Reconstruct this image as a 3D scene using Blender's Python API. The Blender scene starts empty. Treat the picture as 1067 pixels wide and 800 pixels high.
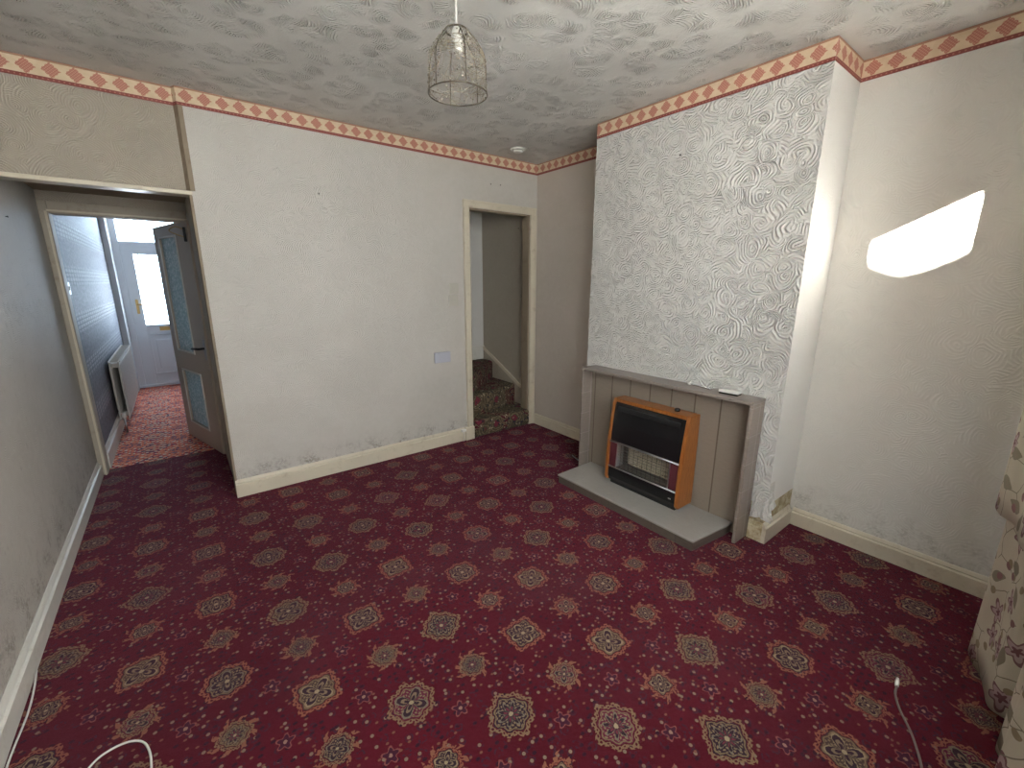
import bpy, bmesh, math, random
from mathutils import Vector, Matrix
PI = math.pi
random.seed(4)
C = bpy.context.scene.collection
SC = bpy.context.scene

# ------------------------------------------------------------------ camera
F, YAW, PITCH, ROLL = 448.5286, 0.6581, -0.2329, 0.0026
cy_, sy_, cp_, sp_ = math.cos(YAW), math.sin(YAW), math.cos(PITCH), math.sin(PITCH)
fw = Vector((sy_*cp_, cy_*cp_, sp_)); rt = Vector((cy_, -sy_, 0)); up = rt.cross(fw)
cr, sr = math.cos(ROLL), math.sin(ROLL)
rt2 = rt*cr + up*sr; up2 = -rt*sr + up*cr
cd = bpy.data.cameras.new('camera'); cam = bpy.data.objects.new('camera', cd); C.objects.link(cam)
m = Matrix((rt2, up2, -fw)).transposed().to_4x4(); m.translation = Vector((-2.6934, -3.1265, 1.3712))
cam.matrix_world = m
cd.sensor_width = 36; cd.lens = F/1067*36; cd.clip_start = 0.02; cd.clip_end = 200
SC.camera = cam

# ------------------------------------------------------------------ light and exposure
SC.view_settings.view_transform = 'Standard'; SC.view_settings.look = 'None'
SC.view_settings.gamma = 1; SC.view_settings.use_curve_mapping = False
SC.view_settings.exposure = 1.2
w = bpy.data.worlds.new('sky'); SC.world = w; w.use_nodes = True
wt = w.node_tree; wt.nodes.clear()
wo = wt.nodes.new('ShaderNodeOutputWorld'); bg = wt.nodes.new('ShaderNodeBackground')
tc = wt.nodes.new('ShaderNodeTexCoord'); sx = wt.nodes.new('ShaderNodeSeparateXYZ')
mr = wt.nodes.new('ShaderNodeMapRange'); mr.inputs[1].default_value = -0.4; mr.inputs[2].default_value = 0.6
mx = wt.nodes.new('ShaderNodeMix'); mx.data_type = 'RGBA'
mx.inputs['A'].default_value = (5.3, 5.5, 5.5, 1); mx.inputs['B'].default_value = (5.6, 7.4, 9.3, 1)
wt.links.new(tc.outputs['Generated'], sx.inputs[0]); wt.links.new(sx.outputs['Y'], mr.inputs[0])
wt.links.new(mr.outputs[0], mx.inputs['Factor']); wt.links.new(mx.outputs['Result'], bg.inputs[0])
bg.inputs[1].default_value = 1.0
wt.links.new(bg.outputs[0], wo.inputs[0])

SUN_DIR = Vector((1, 0.37, -0.20)).normalized()
sl = bpy.data.lights.new('sun', 'SUN'); sl.energy = 170; sl.angle = math.radians(0.9); sl.color = (1.0, 0.97, 0.92)
so = bpy.data.objects.new('sun', sl); C.objects.link(so); so.rotation_euler = SUN_DIR.to_track_quat('-Z', 'Y').to_euler()

WX0, WX1, WZ0, WZ1 = -2.93, -1.0, 0.88, 2.17      # window opening in the wall behind the camera
WY = -3.42
def portal(name, loc, sx_, sz_, aim):
    l = bpy.data.lights.new(name, 'AREA'); l.shape = 'RECTANGLE'; l.size = sx_; l.size_y = sz_
    l.cycles.is_portal = True
    o = bpy.data.objects.new(name, l); C.objects.link(o); o.location = loc
    o.rotation_euler = Vector(aim).to_track_quat('-Z', 'Z').to_euler()
portal('window_portal', ((WX0+WX1)/2, WY-0.16, (WZ0+WZ1)/2), WX1-WX0, WZ1-WZ0, (0, 1, 0))
portal('front_door_portal', (-2.72, 4.34, 1.45), 0.9, 1.4, (0, -1, 0))

# ------------------------------------------------------------------ node helper
class N:
    """wraps a node socket so that shading maths can be written as expressions"""
    def __init__(s, t, k): s.t = t; s.k = k
    def _m(s, op, *a, clamp=False):
        n = s.t.nodes.new('ShaderNodeMath'); n.operation = op; n.use_clamp = clamp
        for i, x in enumerate((s,)+a):
            if isinstance(x, N): s.t.links.new(x.k, n.inputs[i])
            else: n.inputs[i].default_value = x
        return N(s.t, n.outputs[0])
    def __add__(s, o): return s._m('ADD', o)
    __radd__ = __add__
    def __sub__(s, o): return s._m('SUBTRACT', o)
    def __rsub__(s, o): return (s*-1) + o
    def __mul__(s, o): return s._m('MULTIPLY', o)
    __rmul__ = __mul__
    def __truediv__(s, o): return s._m('DIVIDE', o)
    def f(s, op, *a): return s._m(op, *a)
    def gt(s, o): return s._m('GREATER_THAN', o)
    def lt(s, o): return s._m('LESS_THAN', o)
    def abs(s): return s._m('ABSOLUTE')
    def sin(s): return s._m('SINE')
    def cos(s): return s._m('COSINE')
    def clamp(s): return s._m('ADD', 0.0, clamp=True)
    def ramp(s, a, b, smooth=True):
        n = s.t.nodes.new('ShaderNodeMapRange'); n.interpolation_type = 'SMOOTHSTEP' if smooth else 'LINEAR'
        s.t.links.new(s.k, n.inputs[0]); n.inputs[1].default_value = a; n.inputs[2].default_value = b
        return N(s.t, n.outputs[0])
    def band(s, a, b, e=0.02): return s.ramp(a-e, a+e)*(1-s.ramp(b-e, b+e))

class Mat:
    def __init__(s, name, color=(.5, .5, .5), rough=.6, metal=0, **kw):
        s.m = bpy.data.materials.new(name); s.m.use_nodes = True; s.t = s.m.node_tree
        s.b = s.t.nodes['Principled BSDF']; s.out = s.t.nodes['Material Output']
        s.b.inputs['Base Color'].default_value = (*color, 1); s.b.inputs['Roughness'].default_value = rough
        s.b.inputs['Metallic'].default_value = metal
        for k, v in kw.items(): s.b.inputs[k].default_value = v
        s.m.diffuse_color = (*color, 1)
    def coord(s, kind='Object'):
        n = s.t.nodes.new('ShaderNodeTexCoord'); s.vec = n.outputs[kind]
        x = s.t.nodes.new('ShaderNodeSeparateXYZ'); s.t.links.new(s.vec, x.inputs[0])
        return [N(s.t, x.outputs[i]) for i in range(3)]
    def comb(s, x, y, z=0):
        n = s.t.nodes.new('ShaderNodeCombineXYZ')
        for i, a in enumerate((x, y, z)):
            if isinstance(a, N): s.t.links.new(a.k, n.inputs[i])
            else: n.inputs[i].default_value = a
        return n.outputs[0]
    def noise(s, vec, scale, detail=3, rough=.5, dist=0, color=False):
        n = s.t.nodes.new('ShaderNodeTexNoise'); s.t.links.new(vec, n.inputs['Vector'])
        n.inputs['Scale'].default_value = scale; n.inputs['Detail'].default_value = detail
        n.inputs['Roughness'].default_value = rough; n.inputs['Distortion'].default_value = dist
        return n.outputs['Color'] if color else N(s.t, n.outputs[0])
    def voro(s, vec, scale, feature='F1', dim='3D', rnd=1.0):
        n = s.t.nodes.new('ShaderNodeTexVoronoi'); n.feature = feature; n.voronoi_dimensions = dim
        s.t.links.new(vec, n.inputs['Vector']); n.inputs['Scale'].default_value = scale
        n.inputs['Randomness'].default_value = rnd
        return n
    def sep(s, sock):
        x = s.t.nodes.new('ShaderNodeSeparateXYZ'); s.t.links.new(sock, x.inputs[0])
        return [N(s.t, x.outputs[i]) for i in range(3)]
    def vadd(s, a, b, k=1.0):
        n = s.t.nodes.new('ShaderNodeVectorMath'); n.operation = 'MULTIPLY_ADD'
        s.t.links.new(b, n.inputs[0]); n.inputs[1].default_value = (k, k, k); s.t.links.new(a, n.inputs[2])
        return n.outputs[0]
    def mix(s, fac, a, b):
        n = s.t.nodes.new('ShaderNodeMix'); n.data_type = 'RGBA'
        for nm, v in (('Factor', fac), ('A', a), ('B', b)):
            i = n.inputs[nm] if nm == 'Factor' else [q for q in n.inputs if q.name == nm and q.type == 'RGBA'][0]
            if isinstance(v, N): s.t.links.new(v.k, i)
            elif isinstance(v, tuple): i.default_value = (*v, 1)
            elif isinstance(v, (int, float)): i.default_value = v
            else: s.t.links.new(v, i)
        return [q for q in n.outputs if q.type == 'RGBA'][0]
    def color(s, sock): s.t.links.new(sock, s.b.inputs['Base Color'])
    def bump(s, h, dist=.002, strength=1.0):
        n = s.t.nodes.new('ShaderNodeBump'); n.inputs['Distance'].default_value = dist
        n.inputs['Strength'].default_value = strength
        s.t.links.new(h.k if isinstance(h, N) else h, n.inputs['Height']); s.t.links.new(n.outputs[0], s.b.inputs['Normal'])
        return n.outputs[0]

# ------------------------------------------------------------------ wall materials
def swirl(M, x, y, scale, freq, warp=.02, seed=0.0):
    """overlapping comb-swept arcs: rings about random cell centres"""
    v0 = M.comb(x+seed, y)
    nz = M.noise(v0, 5, 2, color=True)
    v = M.vadd(v0, nz, warp)
    a = M.voro(v, scale, 'F1', '2D')
    d = N(M.t, a.outputs['Distance'])
    cr_ = M.sep(a.outputs['Color'])[0]
    rings = (d*freq + cr_*6.28 + M.noise(v, 30, 2)*4.5).sin()*.5 + .5
    gate = M.noise(v, 26, 2).ramp(.36, .58)          # breaks the combed arcs into short strokes
    return rings.f('POWER', 1.4)*(gate*.75+.25), d, cr_

def paper(name, axes, base, base2, sc, freq, depth, dirt=None, warp=.05, rough=.62, contrast=.3, mottled=0.0, fine=.25):
    M = Mat(name, base, rough); co = M.coord()
    x, y, z = co[axes[0]], co[axes[1]], co[2]
    r1, d1, c1 = swirl(M, x, y, sc, freq, warp)
    r2, d2, c2 = swirl(M, x, y, sc*1.55, freq*.8, warp, 7.3)
    sel = M.noise(M.comb(x, y), 7, 2).ramp(.46, .54)
    r = r1*sel + r2*(1-sel)
    fn = M.noise(M.comb(x, y), 160, 2)
    h = r*1.0 + fn*fine
    big = M.noise(M.comb(x, y), 2.3, 4)
    col = M.mix((r*contrast + big.ramp(.3, .7)*.5*(1-contrast)).clamp(), base, base2)  # paler ridges put some of the relief's light and shade into the colour
    if mottled:
        sp = M.noise(M.comb(x, y*.45), 34, 4, .65).ramp(.60, .72)
        col = M.mix(sp*mottled, col, (base[0]*.45, base[1]*.43, base[2]*.42))
    if dirt:
        zt, amt = dirt
        n1 = M.noise(M.comb(x, y), 9, 5, .7); n2 = M.noise(M.comb(x, y), 55, 3, .7)
        g = (1 - z.ramp(.1, zt))*n1.ramp(.42, .66)*n2.ramp(.35, .6)*amt
        col = M.mix(g.clamp(), col, (.16, .13, .095))
    M.color(col); M.bump(h, depth)
    return M.m

m_back = paper('wallpaper_back', (0, 2), (.51, .48, .435), (.63, .60, .555), 7, 85, .0018, (.26, .8), contrast=.35, rough=.48)
m_left = paper('wallpaper_left', (1, 2), (.46, .43, .385), (.56, .53, .48), 7, 90, .0015, (.5, .7), contrast=.3, mottled=.35)
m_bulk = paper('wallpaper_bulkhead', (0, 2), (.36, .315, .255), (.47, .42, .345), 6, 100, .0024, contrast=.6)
m_right = paper('wallpaper_right', (1, 2), (.68, .655, .60), (.75, .73, .68), 6, 75, .0009, (.32, .45), contrast=.3, warp=.12)
m_alcove = paper('wallpaper_alcove', (1, 2), (.55, .49, .43), (.62, .56, .50), 8, 80, .0010, contrast=.2)
m_breast = paper('wallpaper_chimney', (1, 2), (.65, .635, .595), (.75, .735, .70), 7.0, 58, .0080, contrast=.38, warp=.10, fine=.12)
m_ret = paper('wallpaper_chimney_side', (0, 2), (.80, .79, .76), (.84, .83, .80), 6.0, 90, .0012, contrast=.2, fine=.3)  # paler than the front: brightness of the window-facing side put into the colour
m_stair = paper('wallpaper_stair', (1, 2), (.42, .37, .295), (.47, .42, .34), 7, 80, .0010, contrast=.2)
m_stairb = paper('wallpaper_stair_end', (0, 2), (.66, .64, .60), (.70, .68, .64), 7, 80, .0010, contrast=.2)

def make_ceiling():
    M = Mat('textured_ceiling', (.6, .6, .57), .55); x, y, z = M.coord()
    v0 = M.comb(x, y)
    r1, d1, c1 = swirl(M, x, y, 7.5, 80, .10)
    patch = (N(M.t, M.voro(M.vadd(v0, M.noise(v0, 6, 2, color=True), .12), 8, 'F1', '2D').outputs['Distance'])).ramp(.62, .22)
    fine = M.noise(v0, 55, 2, .6, 1.0)
    h = r1*patch*.8 + fine*patch*.35 + M.noise(v0, 20, 3)*.22 + fine*.18
    M.color(M.mix(M.noise(v0, 2.0, 3).ramp(.3, .7), (.53, .52, .49), (.62, .61, .58)))
    M.bump(h, .0085)
    return M.m
m_ceiling = make_ceiling()

def make_hall_paper():
    M = Mat('embossed_hall_paper', (.30, .30, .34), .6, **{'Specular IOR Level': .3}); x, y, z = M.coord()
    a = (y*2*PI/.22).sin(); b = (z*2*PI/.062).sin()
    dots = (a*b).abs().f('POWER', .7)
    rows = (z*2*PI/.33).sin().ramp(-.1, .8)
    n = M.noise(M.comb(y*.4, z), 40, 3, .65)
    h = dots*rows*.8 + n*1.1
    M.color(M.mix(h.ramp(.2, 1.4), (.13, .13, .15), (.33, .33, .36)))
    M.bump(h, .0035)
    return M.m
m_hallpaper = make_hall_paper()
m_hallplain = Mat('hall_plain_paper', (.55, .56, .58), .6).m

# ------------------------------------------------------------------ carpets
def carpet():
    M = Mat('patterned_red_carpet', (.2, .01, .03), .95); x, y, z = M.coord()
    v0 = M.comb(x, y)
    j0 = M.sep(M.noise(v0, 120, 1, color=True))
    xx = x + (j0[0]-.5)*.007; yy = y + (j0[1]-.5)*.007
    u = (xx+1.769)/.2405; v = (yy+2.007)/.2345
    iu = u.f('ROUND'); iv = v.f('ROUND'); pu = u-iu; pv = v-iv
    par = ((iu+iv)*.5).f('FRACT').gt(.25)                       # 0 large medallion, 1 small
    hh = ((iu*12.9898 + iv*78.233).sin()*43758.55).f('FRACT').abs()
    h2 = ((iu*39.346 + iv*11.135).sin()*24634.63).f('FRACT').abs()
    rad = .325 - par*.125
    r = (pu*pu+pv*pv).f('SQRT')/rad
    a = pv.f('ARCTAN2', pu)
    c4 = (a*4).cos(); c8 = (a*8).cos()
    lobe = 1 + c8*.07 + c4*(h2-.5)*.22
    rho = r/lobe
    base = M.mix(M.noise(v0, 1.1, 3).ramp(.35, .7), (.056, .0024, .0052), (.076, .0034, .0078))
    base = M.mix(M.noise(v0, 420, 2).ramp(.3, .8)*.35, base, (.05, .003, .009))
    # scattered sprigs
    vo = M.voro(v0, 24, 'F1', '2D', .9); dd = N(M.t, vo.outputs['Distance']); cc = M.sep(vo.outputs['Color'])
    base = M.mix(dd.lt(.34)*dd.gt(.2)*cc[1].gt(.35)*(M.noise(v0, 90, 1).gt(.5)), base, (.035, .012, .022))
    base = M.mix(dd.lt(.135)*cc[0].gt(.5), base, (.16, .125, .085))
    vo = M.voro(M.comb(x+3.3, y*1.3), 33, 'F1', '2D', 1.0); dd = N(M.t, vo.outputs['Distance']); cc = M.sep(vo.outputs['Color'])
    base = M.mix(dd.lt(.17)*cc[0].gt(.62), base, (.13, .06, .035))
    base = M.mix(dd.lt(.24)*cc[1].gt(.72), base, (.02, .006, .012))
    # tiny five petal flowers on the half points
    qu = (u+.5).f('FRACT') ; qv = (v+.5).f('FRACT')
    fu = u.f('FRACT')-.5; fv = v.f('FRACT')-.5
    fr = (fu*fu+fv*fv).f('SQRT'); fa = fv.f('ARCTAN2', fu)
    pet = fr/(1+(fa*5).cos()*.28)
    base = M.mix(pet.lt(.098), base, (.16, .055, .045))
    base = M.mix(pet.lt(.080), base, (.035, .008, .018))
    base = M.mix(fr.lt(.025), base, (.22, .14, .10))
    # lacy orange rim
    lace = rho.gt(.80)*rho.lt(1.0 + .0)
    scal = ((a*24).sin()*(rho*34).sin()).gt(-.25)
    col = M.mix(lace*scal, base, M.mix(h2.gt(.5), (.20, .075, .042), (.165, .11, .06)))
    spr = par*rho.gt(1.0)*rho.lt(1.42)*((a*8+rho*3).cos().gt(.35))*(M.noise(v0, 75, 1).gt(.42))
    col = M.mix(spr, col, (.19, .08, .045))
    # body
    dark = M.mix(hh.gt(.5), (.018, .013, .020), (.050, .037, .026))
    dark = M.mix(hh.gt(.82), dark, (.085, .012, .028))
    col = M.mix(rho.lt(.76), col, dark)
    col = M.mix(rho.gt(.66)*rho.lt(.715), col, (.15, .115, .06))
    col = M.mix(((a*16).sin()*(rho*30).cos()).gt(.22)*rho.lt(.64)*rho.gt(.25), col, (.17, .13, .075))
    cross = r - (a*2).cos().abs()*.62
    diag = r - (a*2).sin().abs()*.70
    sel = hh.gt(.36)
    star = r - (a*4).cos().abs()*.55
    s3 = h2.gt(.62)
    pt = (cross*(1-sel) + diag*sel)*(1-s3) + star*s3
    lit = M.mix(h2.gt(.45), (.23, .185, .11), (.13, .12, .085))
    col = M.mix(pt.lt(0.045), col, lit)
    col = M.mix(pt.lt(-.035), col, (.018, .013, .018))
    col = M.mix(pt.lt(-.22), col, M.mix(h2.gt(.6), (.16, .12, .075), (.12, .025, .035)))
    col = M.mix(pt.lt(-.36), col, (.02, .014, .02))
    col = M.mix(r.lt(.10), col, (.26, .21, .13))
    # worn, dusty patches of pile
    dust = M.noise(v0, 1.7, 4, .6).ramp(.45, .75)*.26
    col = M.mix(dust, col, (.075, .035, .042))
    M.color(col)
    M.b.inputs['Specular IOR Level'].default_value = .12; M.b.inputs['Sheen Tint'].default_value = (.75, .25, .4, 1); M.b.inputs['Sheen Weight'].default_value = .2; M.b.inputs['Sheen Roughness'].default_value = .5
    M.bump(M.noise(v0, 500, 2)*.6 + M.noise(v0, 60, 2)*.4, .004)
    return M.m
m_carpet = carpet()

def hall_carpet():
    M = Mat('hall_patterned_carpet', (.4, .08, .05), .95); x, y, z = M.coord()
    v0 = M.comb(x, y)
    v = M.vadd(v0, M.noise(v0, 22, 2, color=True), .05); vx, vy, _ = M.sep(v)
    u = vx/.33; w_ = vy/.36
    a = ((u*2*PI).cos() + (w_*2*PI).cos())*.5
    col = M.mix(a.gt(.0), (.62, .15, .08), (.42, .05, .06))
    col = M.mix(a.band(.28, .5), col, (.06, .035, .07))
    k = (vx*110).sin()*(vy*95).sin()
    col = M.mix(k.gt(.35), col, (.66, .50, .38))
    col = M.mix(k.lt(-.62), col, (.09, .03, .06))
    col = M.mix(a.gt(.62)*k.gt(-.1), col, (.50, .34, .24))
    col = M.mix(a.lt(-.6)*k.gt(-.0), col, (.16, .08, .12))
    col = M.mix(M.noise(v0, 26, 2).gt(.55), col, (.66, .18, .10))
    M.color(col); M.bump(M.noise(v0, 400, 2), .003)
    return M.m
m_hallcarpet = hall_carpet()

def stair_carpet():
    M = Mat('stair_patterned_carpet', (.2, .1, .08), .95); x, y, z = M.coord()
    n = M.noise(M.vec, 30, 2, color=True); v = M.vadd(M.vec, n, .05)
    a = M.voro(v, 6.5); d = N(M.t, a.outputs['Distance']); c = M.sep(a.outputs['Color'])
    col = M.mix(c[0].gt(.5), (.075, .055, .032), (.085, .008, .015))
    col = M.mix((d*44).sin().gt(.3)*d.gt(.22), col, (.17, .13, .078))
    col = M.mix(d.lt(.22)*c[1].gt(.4), col, (.17, .02, .04))
    b = M.voro(v, 34); db = N(M.t, b.outputs['Distance']); cb = M.sep(b.outputs['Color'])
    col = M.mix(db.lt(.32)*cb[0].gt(.55), col, (.36, .31, .22))
    col = M.mix(db.lt(.35)*cb[1].gt(.68), col, (.02, .018, .03))
    M.color(col); M.bump(M.noise(M.vec, 400, 2), .003)
    return M.m
m_staircarpet = stair_carpet()

# ------------------------------------------------------------------ plain materials
def painted(name, col, rough=.4, dirty=.5, dcol=(.25, .17, .09)):
    M = Mat(name, col, rough); M.coord()
    n = M.noise(M.vec, 14, 5, .7).ramp(.52, .75)*dirty
    M.color(M.mix(n, col, dcol)); M.bump(M.noise(M.vec, 60, 3), .0006)
    return M.m
m_skirt = painted('cream_gloss_paint', (.62, .56, .44), .35, .35)
m_white = painted('white_gloss_paint', (.66, .64, .58), .35, .25)
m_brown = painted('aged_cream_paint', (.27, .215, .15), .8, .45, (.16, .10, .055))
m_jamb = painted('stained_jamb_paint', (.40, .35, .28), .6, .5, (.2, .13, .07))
m_doorpaint = painted('door_paint', (.44, .365, .29), .35, .15)
m_upvc = Mat('white_plastic', (.62, .65, .68), .35).m
m_whiteplastic = Mat('white_fitting_plastic', (.70, .69, .65), .3).m
m_sockplastic = Mat('socket_plastic', (.50, .51, .58), .25).m
m_slot = Mat('dark_slot', (.02, .02, .02), .5).m
m_chrome = Mat('chrome', (.75, .75, .75), .18, 1).m
m_steel = Mat('dull_steel', (.42, .42, .43), .38, 1).m
m_brass = Mat('brass', (.55, .38, .16), .35, 1).m
m_black = Mat('black_enamel', (.008, .008, .009), .22).m
m_blackm = Mat('black_matt', (.012, .012, .012), .6).m
m_radiator = Mat('radiator_enamel', (.50, .47, .43), .35).m
m_cablew = Mat('white_cable', (.62, .60, .56), .4).m
m_cabled = Mat('grey_brown_cable', (.16, .12, .11), .4).m
m_wire = Mat('dark_bronze_wire', (.10, .085, .06), .4, .8).m
m_plaster = None
def plaster():
    M = Mat('bare_plaster', (.55, .46, .27), .9); M.coord()
    n = M.noise(M.vec, 22, 5, .7)
    M.color(M.mix(n.ramp(.4, .65), (.60, .53, .36), (.36, .27, .14))); M.bump(n, .006)
    return M.m
m_plaster = plaster()
def wood(name='orange_teak_veneer'):
    M = Mat(name, (.42, .14, .03), .3); x, y, z = M.coord()
    n = M.noise(M.comb(x*9, y*9, z*1.2), 14, 4, .6, .4)
    M.color(M.mix(n.ramp(.3, .7), (.38, .135, .028), (.25, .078, .016))); M.b.inputs['Coat Weight'].default_value = .3
    return M.m
m_wood = wood()
def tile(name, c1, c2, ux, uy, offx, offy, axes, groutc, rough=.28, jw=.008):
    M = Mat(name, c1, rough); co = M.coord(); a, b = co[axes[0]], co[axes[1]]
    fa = ((a-offx)/ux).f('FRACT'); fb = ((b-offy)/uy).f('FRACT')
    g = (fa.lt(jw/ux) + fb.lt(jw*.5/uy)).clamp()
    ia = ((a-offx)/ux).f('FLOOR'); ib = ((b-offy)/uy).f('FLOOR')
    h = ((ia*12.98+ib*78.2).sin()*43758.5).f('FRACT').abs()
    n = M.noise(M.comb(a, b*4), 26, 4, .6)
    col = M.mix((n.ramp(.3, .7)*.6+h*.4).clamp(), c1, c2)
    M.color(M.mix(g*.8, col, groutc)); M.bump(1-g, .0015)
    return M.m
m_tileback = tile('panel_tiles', (.245, .205, .165), (.28, .235, .19), .1515, .9, -1.273-.1515*8, -.1, (1, 2), (.10, .07, .045))
m_tileframe = tile('surround_tiles', (.20, .165, .145), (.27, .225, .195), .1515, .152, -1.21-.1515*8, -.006, (1, 2), (.13, .10, .085))
m_tileside = tile('surround_side_tiles', (.23, .19, .165), (.29, .24, .205), .5, .152, -.9, -.006, (0, 2), (.36, .31, .27))
m_tiletop = tile('surround_top_tiles', (.24, .205, .18), (.27, .23, .20), .1515, .5, -1.21-.1515*8, -.9, (1, 0), (.20, .17, .15))
m_hearthtop = tile('hearth_top_tiles', (.31, .295, .27), (.36, .345, .315), .152, .155, -1.12-.152*8, -.73, (1, 0), (.33, .31, .28), .3, .003)
m_hearthfront = tile('hearth_front_tiles', (.10, .08, .065), (.13, .105, .085), .152, .5, -1.12-.152*8, -.2, (1, 2), (.07, .055, .045), .35, .004)

def glass(name, tint=(1, 1, 1), clear=.93, rough=.02):
    m_ = bpy.data.materials.new(name); m_.use_nodes = True; t = m_.node_tree; t.nodes.clear()
    o = t.nodes.new('ShaderNodeOutputMaterial'); mi = t.nodes.new('ShaderNodeMixShader')
    tr = t.nodes.new('ShaderNodeBsdfTransparent'); gl = t.nodes.new('ShaderNodeBsdfGlossy')
    tr.inputs[0].default_value = (*tint, 1); gl.inputs['Roughness'].default_value = rough
    mi.inputs[0].default_value = clear
    t.links.new(gl.outputs[0], mi.inputs[1]); t.links.new(tr.outputs[0], mi.inputs[2]); t.links.new(mi.outputs[0], o.inputs[0])
    return m_
m_glass = glass('window_glass')
def frosted():
    m_ = bpy.data.materials.new('obscure_glass'); m_.use_nodes = True; t = m_.node_tree; t.nodes.clear()
    o = t.nodes.new('ShaderNodeOutputMaterial'); mi = t.nodes.new('ShaderNodeMixShader'); m2 = t.nodes.new('ShaderNodeMixShader')
    tl = t.nodes.new('ShaderNodeBsdfTranslucent'); gl = t.nodes.new('ShaderNodeBsdfGlossy'); df = t.nodes.new('ShaderNodeBsdfDiffuse')
    tc_ = t.nodes.new('ShaderNodeTexCoord'); vo = t.nodes.new('ShaderNodeTexVoronoi'); vo.inputs['Scale'].default_value = 70
    vo.feature = 'DISTANCE_TO_EDGE'
    nz = t.nodes.new('ShaderNodeTexNoise'); nz.inputs['Scale'].default_value = 55; nz.inputs['Detail'].default_value = 3
    bp = t.nodes.new('ShaderNodeBump'); bp.inputs['Distance'].default_value = .012
    cr_ = t.nodes.new('ShaderNodeValToRGB'); cr_.color_ramp.elements[0].position = .42; cr_.color_ramp.elements[1].position = .68
    cr_.color_ramp.elements[0].color = (.55, .66, .65, 1); cr_.color_ramp.elements[1].color = (1, 1, .98, 1)
    t.links.new(tc_.outputs['Object'], vo.inputs['Vector']); t.links.new(tc_.outputs['Object'], nz.inputs['Vector'])
    t.links.new(nz.outputs[0], bp.inputs['Height']); t.links.new(bp.outputs[0], gl.inputs['Normal'])
    t.links.new(nz.outputs[0], cr_.inputs[0]); t.links.new(cr_.outputs[0], tl.inputs[0])
    df.inputs[0].default_value = (.25, .3, .3, 1); gl.inputs['Roughness'].default_value = .12
    mi.inputs[0].default_value = .10; m2.inputs[0].default_value = .15
    t.links.new(tl.outputs[0], mi.inputs[1]); t.links.new(df.outputs[0], mi.inputs[2])
    t.links.new(mi.outputs[0], m2.inputs[1]); t.links.new(gl.outputs[0], m2.inputs[2]); t.links.new(m2.outputs[0], o.inputs[0])
    return m_
m_frost = frosted()

def border_mat():
    M = Mat('diamond_border_paper', (.7, .55, .35), .6); x, y, z = M.coord('UV')
    v0 = M.comb(x, y)
    nz = M.noise(v0, 9, 2)
    P = .0825
    fx = (x/P).f('FRACT')-.5; fy = (y-.545)
    dx = fx*P; dy = fy*.091
    jag = ((dx*520).sin()+(dy*520).sin())*.0016
    d = dx.abs()*1.02 + dy.abs() + jag
    base = M.mix(M.noise(M.comb(x*10, y), 3, 3).ramp(.3, .7), (.62, .48, .32), (.68, .54, .375))
    inner = M.mix(((dx*560).sin()*(dy*560).sin()).gt(.15), (.42, .16, .115), (.54, .27, .19))
    col = M.mix(d.lt(.034), base, inner)
    col = M.mix(y.gt(.90), col, (.35, .19, .12))
    bott = M.mix(((x*2*PI/.018).sin()).gt(.5)*y.gt(.06)*y.lt(.12), (.24, .055, .042), (.40, .15, .11))
    col = M.mix(y.lt(.18), col, bott)
    M.color(col)
    return M.m
m_border = border_mat()

def curtain_mat():
    M = Mat('floral_curtain_cotton', (.6, .55, .43), .9); x, y, z = M.coord('UV')
    v0 = M.comb(x, y); v = M.vadd(v0, M.noise(v0, 8, 2, color=True), .04)
    base = M.mix(M.noise(v0, 5, 2).ramp(.3, .7), (.52, .47, .37), (.58, .53, .43))
    a = M.voro(v, 10.5, 'F1', '2D'); d = N(M.t, a.outputs['Distance']); c = M.sep(a.outputs['Color']); p = M.sep(a.outputs['Position'])
    lx = (M.sep(v)[0] - p[0]*1.0); ly = (M.sep(v)[1] - p[1]*1.0)
    ang = ly.f('ARCTAN2', lx)
    pet = d/(1+(ang*5+c[1]*6).cos()*.35)
    fl = c[0].gt(.72)
    col = M.mix(pet.lt(.36)*fl, base, (.20, .10, .105))
    col = M.mix(pet.lt(.27)*fl, col, (.42, .30, .30))
    col = M.mix(pet.lt(.12)*fl, col, (.16, .06, .07))
    lf = c[0].lt(.42)
    leaf = (lx*(c[1]*6).cos()+ly*(c[1]*6).sin()).abs()*9 + d*.8
    col = M.mix(leaf.lt(.34)*lf, col, (.23, .20, .14))
    e = N(M.t, M.voro(v, 10, 'DISTANCE_TO_EDGE', '2D').outputs['Distance'])
    col = M.mix(e.lt(.016)*(M.noise(v0, 6, 1).gt(.47)), col, (.22, .19, .14))
    b = M.voro(v, 19, 'F1', '2D'); db = N(M.t, b.outputs['Distance']); cb = M.sep(b.outputs['Color'])
    col = M.mix(db.lt(.26)*cb[0].gt(.80), col, (.27, .21, .13))
    col = M.mix(db.lt(.26)*cb[1].gt(.88), col, (.24, .12, .12))
    M.color(col)
    M.bump(M.noise(v0, 300, 2), .001)
    return M.m
m_curtain = curtain_mat()

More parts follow.
